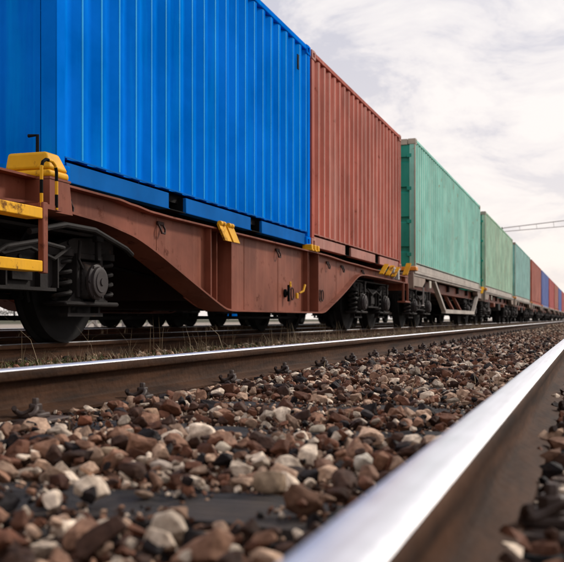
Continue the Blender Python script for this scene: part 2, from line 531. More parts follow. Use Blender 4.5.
# ================================================================== ballast
def stone_mat():
    m, t, b = new_mat('ballast_stone_surface')
    at = N(t, 'ShaderNodeAttribute'); at.attribute_name = 'stone'
    c0 = N(t, 'ShaderNodeTexCoord'); v = c0.outputs['Object']
    f = noise_fac(t, v, 45, 0.3, 0.7, 8, 0.7)
    mu = N(t, 'ShaderNodeMix', data_type='RGBA', blend_type='MULTIPLY'); mu.inputs[0].default_value = 1.0
    t.links.new(at.outputs['Color'], mu.inputs[6])
    g = mixc(t, f, (0.40, 0.35, 0.32), (1.35, 1.3, 1.25))
    t.links.new(g, mu.inputs[7])
    f2 = noise_fac(t, v, 14, 0.52, 0.66, 8, 0.7)
    c = mixc(t, mth(t, 'MULTIPLY', f2, 0.45), mu.outputs[2], (0.085, 0.035, 0.018))
    t.links.new(c, b.inputs['Base Color'])
    b.inputs['Roughness'].default_value = 0.72
    b.inputs['Specular IOR Level'].default_value = 0.15
    bump(t, b, v, 90, 0.5, 0.004, 8)
    return m
M['stone'] = stone_mat()

def stone_shape(seed, fine=False):
    r = random.Random(seed)
    bm = bmesh.new()
    sx, sy, sz = r.uniform(.8, 1.15), r.uniform(.6, .95), r.uniform(.42, .75)
    for i in range(15 if not fine else 20):
        v = Vector((r.gauss(0,1), r.gauss(0,1), r.gauss(0,1)))
        v = Vector([max(-.75, min(.75, q)) for q in v.normalized()]) * r.uniform(.8, 1)
        bm.verts.new((v.x*sx/2*1.2, v.y*sy/2*1.2, v.z*sz/2*1.2))
    res = bmesh.ops.convex_hull(bm, input=bm.verts)
    bmesh.ops.delete(bm, geom=[g for g in res['geom_interior'] if isinstance(g, bmesh.types.BMVert)], context='VERTS')
    bmesh.ops.dissolve_limit(bm, angle_limit=math.radians(14), verts=bm.verts, edges=bm.edges)
    if fine:
        bmesh.ops.bevel(bm, geom=list(bm.edges), offset=0.022, segments=1, affect='EDGES', profile=0.6)
        bmesh.ops.triangulate(bm, faces=[f for f in bm.faces if len(f.verts) > 4])
        bmesh.ops.subdivide_edges(bm, edges=[e_ for e_ in bm.edges if e_.calc_length() > .25], cuts=2, use_grid_fill=True)
        bmesh.ops.triangulate(bm, faces=[f for f in bm.faces if len(f.verts) > 4])
        for v in bm.verts:
            nn = mnoise.fractal(v.co*3.2 + Vector((seed*3.7, 0, 0)), 1.0, 2.0, 3)
            n3 = mnoise.noise(v.co*9 + Vector((seed*1.7, 5, 0)))
            v.co *= 1 + nn*0.13 + n3*0.035
    bm.verts.index_update()
    vs = [v.co.copy() for v in bm.verts]; fs = [[v.index for v in f.verts] for f in bm.faces]
    bm.free()
    return vs, fs
FINE = [stone_shape(i, True) for i in range(26)]
COARSE = [stone_shape(100+i) for i in range(20)]
def stone_col(r):
    q = r.random()
    j = r.uniform(.6, 1.4)
    if q < .21: c = (.135, .058, .034)         # rust brown
    elif q < .42: c = (.058, .031, .022)       # dark brown
    elif q < .55: c = (.018, .015, .016)       # charcoal
    elif q < .70: c = (.26, .145, .095)        # tan brown
    elif q < .86: c = (.46, .32, .23)          # beige
    else: c = (.66, .56, .45)                  # cream
    return (c[0]*j, c[1]*j, c[2]*j)

def fill_stones(name, x0, x1, y0, y1, dens, smin, smax, shapes, seed, profile, label, cell=0.02, skip=(), floor=None):
    r = random.Random(seed)
    nx = int((x1-x0)/cell)+1; ny = int((y1-y0)/cell)+1
    hm = [[0.0]*ny for _ in range(nx)]
    if floor: hm = [[floor(x0+a*cell, y0+c*cell) for c in range(ny)] for a in range(nx)]
    V = []; F = []; Cc = []
    cnt = int((x1-x0)*(y1-y0)*dens)
    for _ in range(cnt):
        x = r.uniform(x0, x1); y = r.uniform(y0, y1)
        s = smin + (smax - smin)*r.random()**1.8
        i = int((x-x0)/cell); j = int((y-y0)/cell); rr = max(1, int(s*0.32/cell))
        hh = []
        for a in range(max(0, i-rr), min(nx, i+rr+1)):
            for c in range(max(0, j-rr), min(ny, j+rr+1)): hh.append(hm[a][c])
        base = sum(hh)/len(hh)
        cap = profile(x, y)
        if base + s*0.25 > cap: continue
        if any((x-sx_)**2 + (y-sy_)**2 < (sr + s*.3)**2 and base > .0 for sx_, sy_, sr in skip): continue
        z = base + s*0.22
        top = base + s*0.50
        for a in range(max(0, i-rr), min(nx, i+rr+1)):
            for c in range(max(0, j-rr), min(ny, j+rr+1)): hm[a][c] = max(hm[a][c], top)
        vs, fs = shapes[r.randrange(len(shapes))]
        tilt = 0.5
        R = (Matrix.Rotation(r.uniform(0, 2*PI), 3, 'Z') @ Matrix.Rotation(r.gauss(0, tilt), 3, 'X') @ Matrix.Rotation(r.gauss(0, tilt), 3, 'Y')) * s
        o = len(V); c = stone_col(r); p = Vector((x, y, z))
        for v in vs: V.append(R @ v + p)
        for f in fs: F.append([o+q for q in f])
        Cc.extend([(c[0], c[1], c[2], 1.0)]*len(vs))
    me = bpy.data.meshes.new(name); me.from_pydata(V, [], F)
    at = me.color_attributes.new('stone', 'FLOAT_COLOR', 'POINT')
    at.data.foreach_set('color', [q for c in Cc for q in c])
    me.materials.append(M['stone'])
    ob = bpy.data.objects.new(name, me); COL.objects.link(ob)
    tag(ob, label, kind='stuff')
    return ob

def prof_near(x, y):
    # heaped between the sleepers, bare or thinly strewn over them, and low against the rails
    d = min(abs(x - q) for q in near_sleepers)
    w_ = min(1.0, max(0.0, (d - 0.10)/0.13))
    n_ = mnoise.noise(Vector((x*2.1, y*2.3, 3.3)))
    n2 = mnoise.noise(Vector((x*4.1, y*4.3, 9.3)))
    if d < 0.12:
        base = 0.066 if n2 > (0.27 if x < 4.5 else 0.15) else 0.030
    else:
        base = 0.038 + 0.024*w_ + 0.014*n_
    er = min(abs(y - NEAR_R), abs(y - FAR_R))
    if er < 0.12: base = min(base, 0.030)
    elif er < 0.22: base = min(base, 0.052)
    return base
def floor_near(x, y):
    return SL_TOP if min(abs(x - q) for q in near_sleepers) < 0.125 else 0.0
th_, c_, s_ = YAW, math.cos(YAW), math.sin(YAW)
def G(px, py, H):
    z = 925*(0.149 - H)/(py - 319); x = (px - 282)/925*z
    return (x*s_ + z*c_, -x*c_ + z*s_)
BIG = [  # px, py (centre), width px, colour, shape, label
 (268, 483, 46, (.30,.22,.15), 'large lumpy beige stone beside the nearest dark sleeper'),
 (363, 463, 26, (.62,.58,.50), 'white stone lying near the blurred rail, right of the second sleeper'),
 (318, 429, 20, (.66,.58,.46), 'cream flat stone just behind the second dark sleeper'),
 (360, 422, 20, (.42,.36,.30), 'pale grey cream stone near the third sleeper'),
 (461, 366, 12, (.62,.56,.48), 'small white stone far down the ballast near the bright rail'),
 (149, 415, 27, (.40,.26,.17), 'beige rounded stone lying close to the rusty rail side'),
 (110, 405, 13, (.66,.60,.52), 'small white stone beside the rail fastening at left'),
 (86, 421, 24, (.20,.075,.04), 'rust brown angular stone in front of the left rail fastening'),
 (187, 396, 13, (.60,.44,.36), 'upright pinkish white stone standing against the rusty rail'),
 (108, 452, 26, (.42,.32,.22), 'tan stone at the left side of the ballast'),
 (223, 448, 24, (.55,.48,.38), 'cream stone in the middle of the ballast'),
 (190, 430, 16, (.62,.56,.50), 'small white chip between brown stones'),
 (162, 465, 26, (.48,.41,.35), 'pale angular stone left of the large beige stone'),
 (177, 514, 30, (.24,.15,.10), 'tilted tan brown stone at the lower left edge of the ballast'),
 (60, 482, 30, (.07,.03,.02), 'dark rust coloured stone in the lower left corner'),
]
big_pos = []
for i, (px, py, wp, colr, lab) in enumerate(BIG):
    H = -0.125
    gx, gy = G(px, py, H)
    on_s = min(abs(gx - q) for q in near_sleepers) < 0.15
    H = (SL_TOP if on_s else 0.045) + 0.24*wp*(gx*c_ + gy*s_)/925 - RT
    gx, gy = G(px, py, H)
    z = gx*c_ + gy*s_
    size = wp*z/925*1.02
    big_pos.append((gx, gy, size*.42))
    vs, fs = stone_shape(500+i*7, True)
    b = MB(); b.add([v*size for v in vs], fs)
    m_ = M['stone']
    o = b.build('ballast_stone', m_)
    at = o.data.color_attributes.new('stone', 'FLOAT_COLOR', 'POINT')
    at.data.foreach_set('color', [q for _ in vs for q in (colr[0], colr[1], colr[2], 1.0)])
    o.location = (gx, gy, RT + H)
    o.rotation_euler = (RNG.uniform(-.3,.3), RNG.uniform(-.3,.3), RNG.uniform(0,6.28))
    tag(o, lab, 'stone')
fill_stones('ballast', 0.9, 4.6, NEAR_R+.04, FAR_R-.04, 5200, .008, .022, COARSE, 10, lambda x, y: (SL_TOP + .012 if mnoise.noise(Vector((x*7, y*7, 2))) > .08 else SL_TOP - .004) if min(abs(x - q) for q in near_sleepers) < .14 else .055,
            'small chips and grit among the ballast stones', cell=0.01, floor=floor_near)
fill_stones('ballast', 0.7, 7.0, NEAR_R+.04, FAR_R-.04, 2400, .022, .080, FINE, 11, prof_near,
            'angular brown, charcoal and cream ballast stones between the two near rails', skip=big_pos, floor=floor_near)
fill_stones('ballast', 7.0, 34.0, NEAR_R+.04, FAR_R-.04, 950, .028, .076, COARSE, 12, prof_near,
            'ballast of the near track running on into the distance', cell=0.03, floor=floor_near)
fill_stones('ballast', 34.0, 110.0, NEAR_R+.04, FAR_R-.04, 130, .06, .11, COARSE, 13, lambda x, y: 0.09,
            'far stretch of ballast between the near rails', cell=0.06)
def prof_side(x, y):
    return 0.06 + 0.03*mnoise.noise(Vector((x*1.5, y*1.5, 1)))
fill_stones('ballast', 0.4, 14.0, -1.6, NEAR_R-.04, 520, .035, .085, COARSE, 14, prof_side,
            'ballast shoulder on the camera side of the near rail', cell=0.03)
fill_stones('ballast', 2.0, 26.0, FAR_R+.05, TC-1.3, 330, .035, .08, COARSE, 15, lambda x, y: 0.055,
            'ballast between the near track and the train', cell=0.03)
fill_stones('ballast', 4.0, 40.0, TC-1.2, TC+1.4, 150, .04, .09, COARSE, 16, lambda x, y: 0.05,
            'shaded ballast under the train', cell=0.04)
fill_stones('ballast', 6.0, 40.0, TC+1.4, 10.5, 70, .04, .09, COARSE, 17, lambda x, y: 0.05,
            'pale gravel around the siding behind the train', cell=0.05)

# ================================================================== freight containers
def corr(x0, x1, pitch=0.278, out=0.0, inn=0.044):
    pts = [(x0, out)]
    n = max(1, round((x1-x0)/pitch)); p = (x1-x0)/n
    a, b_ = .26*p, .245*p
    x = x0
    for i in range(n):
        pts += [(x + a/2, out), (x + a/2 + b_, inn), (x + a/2 + b_ + (p-a-2*b_), inn), (x + p - a/2, out)]
        x += p
    pts.append((x1, out))
    return pts
def container(Lc, Hc, side, rail, post, endm, casting, pockets, door_near=True, strip=None):
    """local: x along, y 0 (near side) .. 2.438, z 0 .. Hc.  x=0 end faces the camera"""
    W = 2.438
    root = empty('shipping_container', (0,0,0))
    zb, zt = 0.181, Hc - 0.075
    for sgn in (0, 1):
        b = MB()
        pts = corr(0.12, Lc-0.12)
        Y = (lambda d: 0.012 + d) if sgn == 0 else (lambda d: W - 0.012 - d)
        vs = []; fs = []
        for x, d in pts: vs += [(x, Y(d), zb), (x, Y(d), zt)]
        for i in range(len(pts)-1): fs.append((2*i, 2*i+2, 2*i+3, 2*i+1))
        b.add(vs, fs)
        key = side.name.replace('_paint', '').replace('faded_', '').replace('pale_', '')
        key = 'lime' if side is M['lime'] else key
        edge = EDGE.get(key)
        if edge:      # painted highlights: pale strips for the lit lines along the ridge corners
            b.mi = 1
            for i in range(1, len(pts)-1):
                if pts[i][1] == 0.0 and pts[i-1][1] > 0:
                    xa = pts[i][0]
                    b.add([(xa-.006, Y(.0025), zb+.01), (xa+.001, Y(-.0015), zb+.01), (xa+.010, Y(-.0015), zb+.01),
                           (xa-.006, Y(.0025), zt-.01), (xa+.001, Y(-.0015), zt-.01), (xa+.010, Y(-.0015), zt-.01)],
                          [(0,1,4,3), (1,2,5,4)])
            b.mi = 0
        # closed lower and upper lips so that the profile has real depth
        for z0, z1 in ((zb-0.004, zb), (zt, zt+0.004)):
            for i in range(len(pts)-1):
                (xa, da), (xb, db) = pts[i], pts[i+1]
                yi = 0.06 if sgn == 0 else W-0.06
                zc = z0 if z0 < 1 else z1
                b.add([(xa, Y(da), zc), (xb, Y(db), zc), (xb, yi, zc), (xa, yi, zc)], [(0,1,2,3)])
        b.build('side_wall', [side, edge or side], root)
    # rails
    for sgn in (0, 1):
        def yy(a): return a if sgn == 0 else W - a
        b = MB(); b.bbox((0.11, yy(0.002), Hc-0.071), (Lc-0.11, yy(0.07), Hc-0.005), .008)
        b.build('top_rail', side, root)
        b = MB()
        segs = []
        if pockets:
            cxs = [Lc/2-1.025, Lc/2+1.025]; xs = [0.165, cxs[0]-.18, cxs[0]+.18, cxs[1]-.18, cxs[1]+.18, Lc-0.165]
            segs = [(xs[0], xs[1]), (xs[2], xs[3]), (xs[4], xs[5])]
            for cx in cxs:
                b.mi = 1
                b.box((cx-.178, yy(0.05), 0.02), (cx-.172, yy(0.6), 0.15)); b.box((cx+.172, yy(0.05), 0.02), (cx+.178, yy(0.6), 0.15))
                b.box((cx-.178, yy(0.03), 0.012), (cx+.178, yy(0.6), 0.019))
                b.mi = 0
        else:
            segs = [(0.165, Lc-0.165)]
        for a, c in segs:
            b.bbox((a, yy(0.022), 0.015), (c, yy(0.065), 0.150), .004)
            b.bbox((a, yy(0.012), 0.010), (c, yy(0.11), 0.0145), .001)
        b.box((0.12, yy(0.006), 0.174), (Lc-0.12, yy(0.012), 0.1845))
        b.mi = 1
        b.box((0.12, yy(0.12), 0.140), (Lc-0.12, yy(0.15), 0.180))  # black strip paints in the recess shadow between side wall and rail
        b.build('bottom_rail', [rail, M['black']], root)
    for ex in (0, 1):
        for ey in (0, 1):
            def X(a): return a if ex == 0 else Lc - a
            def Y2(a): return a if ey == 0 else W - a
            b = MB(); b.bbox((X(0.004), Y2(0.004), 0.118), (X(0.118), Y2(0.13), Hc-0.118), .008)
            if strip is not None:
                b.mi = 1; b.bbox((X(0.0), Y2(0.0), 0.12), (X(0.030), Y2(0.030), Hc-0.12), .004); b.mi = 0
            b.build('corner_post', [post, strip or post], root)
            for zz_ in (0, 1):
                z0, z1 = (0, 0.118) if zz_ == 0 else (Hc-0.118, Hc)
                b = MB()
                # casting built as a shell with a real oval opening look: frame pieces round a dark pocket
                b.bbox((X(-0.003), Y2(-0.003), z0), (X(0.050), Y2(0.16), z1), .006)
                b.bbox((X(0.128), Y2(-0.003), z0), (X(0.175), Y2(0.16), z1), .006)
                b.box((X(0.0505), Y2(-0.0028), z0+.001), (X(0.1275), Y2(0.158), z0+0.030))
                b.box((X(0.0505), Y2(-0.0028), z1-0.030), (X(0.1275), Y2(0.158), z1-.001))
                b.box((X(0.0505), Y2(0.05), z0+0.031), (X(0.1275), Y2(0.157), z1-0.031))
                b.build('corner_casting', casting, root)
    b = MB(); pts = corr(0.12, Lc-0.12, 0.209, 0, 0.02)
    vs = []; fs = []
    for x, d in pts: vs += [(x, 0.06, Hc-0.012-d), (x, W-0.06, Hc-0.012-d)]
    for i in range(len(pts)-1): fs.append((2*i, 2*i+2, 2*i+3, 2*i+1))
    b.add(vs, fs).build('roof', side, root)
    MB().box((0.12, 0.1, 0.10), (Lc-0.12, W-0.1, 0.15)).build('floor', M['grime'], root)
    # far end wall (x = Lc), corrugated
    b = MB(); pts = corr(0.14, W-0.14, 0.25, 0, 0.045)
    vs = []; fs = []
    for y, d in pts: vs += [(Lc-0.02-d, y, 0.14), (Lc-0.02-d, y, Hc-0.13)]
    for i in range(len(pts)-1): fs.append((2*i, 2*i+2, 2*i+3, 2*i+1))
    b.add(vs, fs)
    b.box((Lc-0.10, 0.17, 0.02), (Lc-0.01, W-0.17, 0.139)); b.box((Lc-0.10, 0.17, Hc-0.129), (Lc-0.01, W-0.17, Hc-0.01))
    b.build('end_wall', endm, root)
    # near end (x = 0): door leaves with horizontal recesses, or plain corrugated wall
    if door_near:
        b = MB(); b.box((0.01, 0.17, 0.01), (0.10, W-0.17, 0.135)); b.build('door_sill', endm, root)
        b = MB(); b.bbox((0.004, 0.17, Hc-0.125), (0.10, W-0.17, Hc-0.004), .006); b.build('door_header', casting, root)
        for k in (0, 1):
            y0, y1 = (0.135, W/2-.006) if k == 0 else (W/2+.006, W-0.135)
            b = MB(); z = 0.14; ztp = Hc-0.13; nrec = 4; ph = (ztp-z)/nrec
            prof = []
            for q in range(nrec):
                a = z + q*ph
                prof += [(a, 0), (a+ph*.40, 0), (a+ph*.46, .05), (a+ph*.60, .05), (a+ph*.61, 0)]
            prof.append((ztp, 0))
            vs = []; fs = []
            for zq, d in prof: vs += [(0.03+d, y0, zq), (0.03+d, y1, zq)]
            for q in range(len(prof)-1): fs.append((2*q, 2*q+1, 2*q+3, 2*q+2))
            b.add(vs, fs)
            dr = b.build('door', endm, root)
            for yb in (y0+.30, y1-.22):
                b = MB(); b.tube([(0.012, yb, 0.06), (0.012, yb, Hc-0.06)], .017, 10)
                for zq in (.3, .9, 1.5, 2.1): b.bbox((-0.008, yb-.04, zq), (0.03, yb+.04, zq+.05), .005)
                b.build('locking_bar', M['galv'], dr)
            yh = y0 if k == 0 else y1
            for q in range(4):
                zq = .35 + q*(Hc-.7)/3
                MB().bbox((0.0, yh-.05, zq-.04), (0.03, yh+.05, zq+.04), .006).build('hinge', endm, dr)
    else:
        b = MB(); pts = corr(0.14, W-0.14, 0.25, 0, 0.045); vs = []; fs = []
        for y, d in pts: vs += [(0.02+d, y, 0.14), (0.02+d, y, Hc-0.13)]
        for i in range(len(pts)-1): fs.append((2*i, 2*i+1, 2*i+3, 2*i+2))
        b.add(vs, fs)
        b.box((0.01, 0.17, 0.02), (0.10, W-0.17, 0.139)); b.box((0.01, 0.17, Hc-0.129), (0.10, W-0.17, Hc-0.01))
        b.build('end_wall', endm, root)
    return root
CY = TC - 1.219
D1 = RT + 1.095
blue = container(6.058, 2.591, M['blue'], M['blue_rail'], M['blue'], M['blue'], M['blue'], True, False)
blue.location = (5.50, CY, D1)
MB().bbox((5.50, .0, 2.17), (5.56, .012, 2.36), .004).build('ventilator', M['black'], blue)
tag(blue, 'bright blue corrugated container, nearest and largest on the train', 'container', 'shipping containers on the train')
red = container(6.058, 2.591, M['red'], M['red_rail'], M['red'], M['red'], M['red_rail'], True, False)
red.location = (11.63, CY, D1)
tag(red, 'faded brick red container next to the bright blue one', 'container', 'shipping containers on the train')
D2 = RT + 1.155
specs = [('green', 'green_end_shade', 'cream', 'streaked sea green container behind the brick red one, door end in shaded green showing'),
         ('lime', 'green_end_shade', 'cream', 'pale yellowish green container, second of the three green ones'),
         ('teal', 'teal', 'dusty', 'pale bluish green container, furthest of the three green ones'),
         ('red', 'red', 'red_rail', 'small looking dull red container right behind the green ones'),
         ('indigo', 'indigo', 'indigo', 'dull indigo container between two red ones far down the train'),
         ('crimson', 'crimson', 'crimson', 'crimson container just behind the indigo one'),
         ('red', 'red', 'red_rail', 'far brick red container after the crimson one'),
         ('indigo', 'indigo', 'indigo', 'very distant indigo container near the vanishing point'),
         ('crimson', 'crimson', 'crimson', 'very distant crimson container near the vanishing point'),
         ('teal', 'teal', 'dusty', 'tiny distant green container at the end of the train')]
X40 = []
for i, (cm, em, pm, lab) in enumerate(specs):
    c = container(12.192, 2.78, M[cm], M['sill'] if i < 3 else M[cm], M[cm], M[em], M[pm], False, True, M['cream'] if i < 3 else None)
    X = 19.25 + i*13.82
    X40.append(X)
    c.location = (X, CY, D2)
    tag(c, lab, 'container', 'shipping containers on the train')

# ================================================================== bogies
def coil(b, c, r, h, turns, tr):
    pts = []
    n = int(turns*14)
    for k in range(n+1):
        a = 2*PI*turns*k/n
        pts.append((c[0] + r*math.cos(a), c[1] + r*math.sin(a), c[2] + h*k/n))
    b.tube(pts, tr, 7)
def make_bogie(parent, loc):
    WR = 0.46
    zc = WR
    b = MB()
    for sg in (-1, 1):
        y = sg*0.98
        # swan-neck side beam
        top = [(-1.30, .80), (-.95, .80), (-.70, .78), (-.42, .70), (.42, .70), (.70, .78), (.95, .80), (1.30, .80)]
        bot = [(1.30, .70), (1.00, .68), (.72, .66), (.50, .52), (.38, .40), (-.38, .40), (-.50, .52), (-.72, .66), (-1.00, .68), (-1.30, .70)]
        b.prism(top + bot, y - .045, y + .045)
        b.box((-1.30, y-.09, .801), (1.30, y+.09, .822))
        b.box((-.40, y-.085, .376), (.40, y+.085, .399))
        # pedestal guides either side of each axle box
        for ax in (-.9, .9):
            for d in (-.17, .17):
                b.bbox((ax+d-.022, y-.07, .34), (ax+d+.022, y+.07, .67), .006)
            b.bbox((ax-.14, y-.06, .63), (ax+.14, y+.06, .675), .006)
            # spring cups on the beam
            for d in (-.31, .31):
                b.lathe((ax+d, y, .64), (0,0,1), [(0,0),(.095,0),(.095,.05),(0,.05)], 16)
        for q in (-.42, -.2, .2, .42):
            b.box((q-.008, y-.088, .401), (q+.008, y+.088, .64))
        for q in (-1.1, -.62, -.3, 0, .3, .62, 1.1):
            b.lathe((q, y+sg*.045, .74 if abs(q) > .5 else .60), (0, sg, 0), [(.018,0),(.018,.014),(0,.014)], 6, False)
        b.bbox((-.12, y+sg*.05, .44), (.12, y+sg*.075, .56), .005)
        b.tube([(-.55, y+sg*.10, .70), (-.30, y+sg*.13, .60), (0, y+sg*.13, .66), (.30, y+sg*.13, .60), (.55, y+sg*.10, .70)], .014, 7)
        b.tube([(-1.24, y-sg*.0, .62), (-1.22, y + sg*.06, .50), (-.75, y + sg*.07, .60)], .018, 8)
    b.bbox((-.22, -.95, .42), (.22, .95, .66), .02)
    b.bbox((-1.28, -.95, .62), (-1.18, .95, .74), .01)
    b.bbox((1.18, -.95, .62), (1.28, .95, .74), .01)
    b.lathe((0, 0, .66), (0,0,1), [(0,0),(.25,0),(.22,.12),(0,.12)], 20)
    bg_ = b.build('bogie', M['grime2'], parent, loc)
    for ax in (-.9, .9):
        b = MB(); b.lathe((ax, -1.0, zc), (0,1,0), [(0,0),(.065,0),(.08,.25),(.08,1.75),(.065,2.0),(0,2.0)], 14)
        b.build('axle', M['grime'], bg_)
        for sg in (-1, 1):
            b = MB()
            prof = [(.08,-.10),(.13,-.09),(.15,-.06),(.36,-.045),(.40,-.07),(.46,-.068),(.465,.03),(.49,.05),(.49,.068),(.40,.068),(.36,.01),(.15,-.01),(.13,.07),(.08,.08)]
            prof = [(r_, t_*1.0) for r_, t_ in prof]
            b.lathe((ax, sg*.76, zc), (0, -sg, 0), prof, 40)
            b.build('wheel', M['grime'], bg_)
            y = sg*.98
            b = MB()
            b.bbox((ax-.145, y-.11, zc-.13), (ax+.145, y+.11, zc+.15), .03)
            b.bbox((ax-.40, y-.10, zc-.185), (ax+.40, y+.10, zc-.150), .012)      # spring wings
            b.prism([(ax-.30, zc-.15), (ax-.10, zc-.15), (ax-.10, zc-.02)], y-.05, y+.05)
            b.prism([(ax+.10, zc-.15), (ax+.30, zc-.15), (ax+.10, zc-.02)], y-.05, y+.05)
            for zz_ in (-.06, .0, .06):
                b.box((ax-.152, y-.085, zc+zz_-.008), (ax+.152, y+.085, zc+zz_+.008))
            b.box((ax-.235, y-.02, zc-.235), (ax-.205, y+.05, zc-.186)); b.box((ax+.205, y-.02, zc-.235), (ax+.235, y+.05, zc-.186))
            b.box((ax-.26, y-.03, zc-.262), (ax+.26, y+.05, zc-.2355))
            b.tube([(ax-.15, y+sg*.09, zc+.10), (ax-.24, y+sg*.11, zc+.16), (ax-.22, y+sg*.11, zc+.30)], .012, 7)
            b.build('axle_box', M['grime2'], bg_)
            b = MB()
            b.lathe((ax, y+sg*.11, zc), (0, sg, 0), [(.135,0),(.135,.02),(.118,.03),(.112,.05),(.10,.055),(.085,.055),(.08,.062),(.03,.062),(.028,.07),(0,.07)], 28)
            for q in range(6):
                a = q*PI/3
                b.lathe((ax+.124*math.cos(a), y+sg*.13, zc+.124*math.sin(a)), (0, sg, 0), [(.012,0),(.012,.012),(0,.012)], 6, False)
            b.build('axle_cover', M['cover'], bg_)
            for d in (-.31, .31):
                b = MB(); coil(b, (ax+d, y, zc-.15), .070, .36, 4.6, .0165)
                b.build('coil_spring', M['grime2'], bg_)
                # inner spring shares the part
            b = MB(); b.bbox((ax-.03, y+sg*.12, zc+.16), (ax+.03, y+sg*.15, zc+.34), .006)
            b.bbox((ax-.055, y+sg*.115, zc+.30), (ax+.055, y+sg*.155, zc+.35), .006)
            b.build('guide_bracket', M['grime2'], bg_)
    for sg in (-1, 1):
        b = MB()
        y = sg*.74
        for ax in (-.9, .9):
            for d in (-1, 1):
                xx = ax + d*.50
                b.bbox((xx-.03, y-.04, .32), (xx+.03, y+.04, .62), .01)
                b.bbox((xx-d*.028-.02, y-.06, .34), (xx-d*.028+.02, y+.07, .56), .01)
                b.beam((xx, y+sg*.09, .30), (xx+d*.10, y+sg*.09, .70), .03, .02, (0,1,0))
        b.beam((-1.35, y*.9, .34), (1.35, y*.9, .34), .04, .04)
        b.build('brake_gear', M['grime'], bg_)
    return bg_

# ================================================================== articulated fish-belly wagon
def crom(pts, n=8):
    res = []
    P = [pts[0]] + pts + [pts[-1]]
    for i in range(1, len(P)-2):
        p0, p1, p2, p3 = P[i-1:i+3]
        for k in range(n):
            t = k/n
            # linear x, hermite z with limited tangents
            m1 = (p2[1]-p0[1])/max(1e-6, (p2[0]-p0[0])); m2 = (p3[1]-p1[1])/max(1e-6, (p3[0]-p1[0]))
            dx = p2[0]-p1[0]
            h = (2*t**3-3*t**2+1)*p1[1] + (t**3-2*t**2+t)*dx*m1 + (-2*t**3+3*t**2)*p2[1] + (t**3-t**2)*dx*m2
            res.append((p1[0]+dx*t, h))
    res.append(pts[-1])
    return res
BOT = crom([(5.28,.90),(5.55,.885),(6.05,.86),(6.32,.83),(6.6,.79),(6.96,.70),(7.35,.585),(7.78,.455),(8.25,.315),(8.50,.25),(8.68,.232),(8.9,.23),
            (11.75,.23),(11.98,.232),(12.15,.25),(12.4,.315),(12.9,.45),(13.4,.60),(13.85,.75),(14.15,.825),(14.5,.85),(15.2,.855),(17.9,.85),(18.2,.85)], 6)
def zbot(s):
    for i in range(len(BOT)-1):
        if BOT[i][0] <= s <= BOT[i+1][0]:
            a, b = BOT[i], BOT[i+1]
            t = (s-a[0])/max(1e-6, b[0]-a[0]); return a[1]+(b[1]-a[1])*t
    return BOT[-1][1] if s > BOT[-1][0] else BOT[0][1]
TOP = [(5.28, 1.075), (6.3, 1.07), (6.55, 1.055), (6.9, 1.035), (7.3, 1.03), (12.0, 1.03), (13.6, 1.0), (15.2, .985), (18.2, .985)]
def ztop(s):
    for i in range(len(TOP)-1):
        if TOP[i][0] <= s <= TOP[i+1][0]:
            a, b = TOP[i], TOP[i+1]; t = (s-a[0])/(b[0]-a[0]); t = t*t*(3-2*t); return a[1]+(b[1]-a[1])*t
    return TOP[-1][1]
def yn(v, side):      # v = distance inward from the near side face of the wagon (L=3.40)
    return (v if side == 0 else 2.526 - v)
YW = 3.40
def girder(side, fx=lambda s: s):
    b = MB()
    xs = sorted(set([round(p[0], 4) for p in BOT] + [round(p[0], 4) for p in TOP] + [8.16, 8.70, 11.37, 11.86]))
    def plate(xa, xb, y0, y1, zlo, zhi):
        sel = [xa] + [x for x in xs if xa < x < xb] + [xb]
        vs = []; fs = []
        for x in sel:
            for y in (y0, y1):
                vs += [(fx(x), yn(y, side), zlo(x)), (fx(x), yn(y, side), zhi(x))]
        for i in range(len(sel)-1):
            a = i*4; c = a+4
            fs += [(a, c, c+1, a+1), (a+2, a+3, c+3, c+2), (a+1, c+1, c+3, a+3), (a, a+2, c+2, c)]
        fs += [(0, 1, 3, 2), (len(vs)-4, len(vs)-2, len(vs)-1, len(vs)-3)]
        b.add(vs, fs)
    R = lambda f, d=0: (lambda s: f(s) + RT + d)
    for xa, xb, y in ((5.28, 8.16, .085), (8.16, 8.70, .30), (8.70, 11.37, .085), (11.37, 11.86, .30), (11.86, 18.2, .085)):
        plate(xa, xb, y, y+.012, R(zbot, .014), R(ztop, -.016))
    plate(5.28, 18.2, .0, .26, R(zbot, -.004), R(zbot, .013))     # bottom flange
    plate(5.28, 18.2, .0, .30, R(ztop, -.015), R(ztop, .0))       # top flange
    for x in (8.158, 8.698, 11.368, 11.858):                       # cheeks of the recesses
        b.box((fx(x)-.006, yn(.02, side), RT+zbot(x)+.015), (fx(x)+.006, yn(.30, side), RT+ztop(x)-.017))
    for x in (8.36, 8.50, 11.56, 11.68):                           # inner ribs
        b.box((fx(x)-.008, yn(.10, side), RT+zbot(x)+.016), (fx(x)+.008, yn(.299, side), RT+ztop(x)-.018))
    for x in (7.12, 9.22, 10.35, 13.0, 15.6):                      # weld seams
        b.box((fx(x)-.004, yn(.0815, side), RT+zbot(x)+.016), (fx(x)+.004, yn(.084, side), RT+ztop(x)-.018))
    for x in (5.75, 9.75, 10.9, 12.35, 14.9, 17.4):
        b.box((fx(x)-.006, yn(.10, side), RT+zbot(x)+.016), (fx(x)+.006, yn(.28, side), RT+ztop(x)-.018))
    return b
wagon = empty('container_wagon', (0, YW, 0))
tag(wagon, 'red brown articulated flat wagon with deep belly girder carrying the blue and brick red containers', 'wagon', 'wagons of the freight train')
mirror = lambda s: 10.50 - s
for side in (0, 1):
    girder(side).build('side_girder', M['brown'], wagon)
    girder(side, mirror).build('side_girder', M['brown'], wagon)
b = MB()
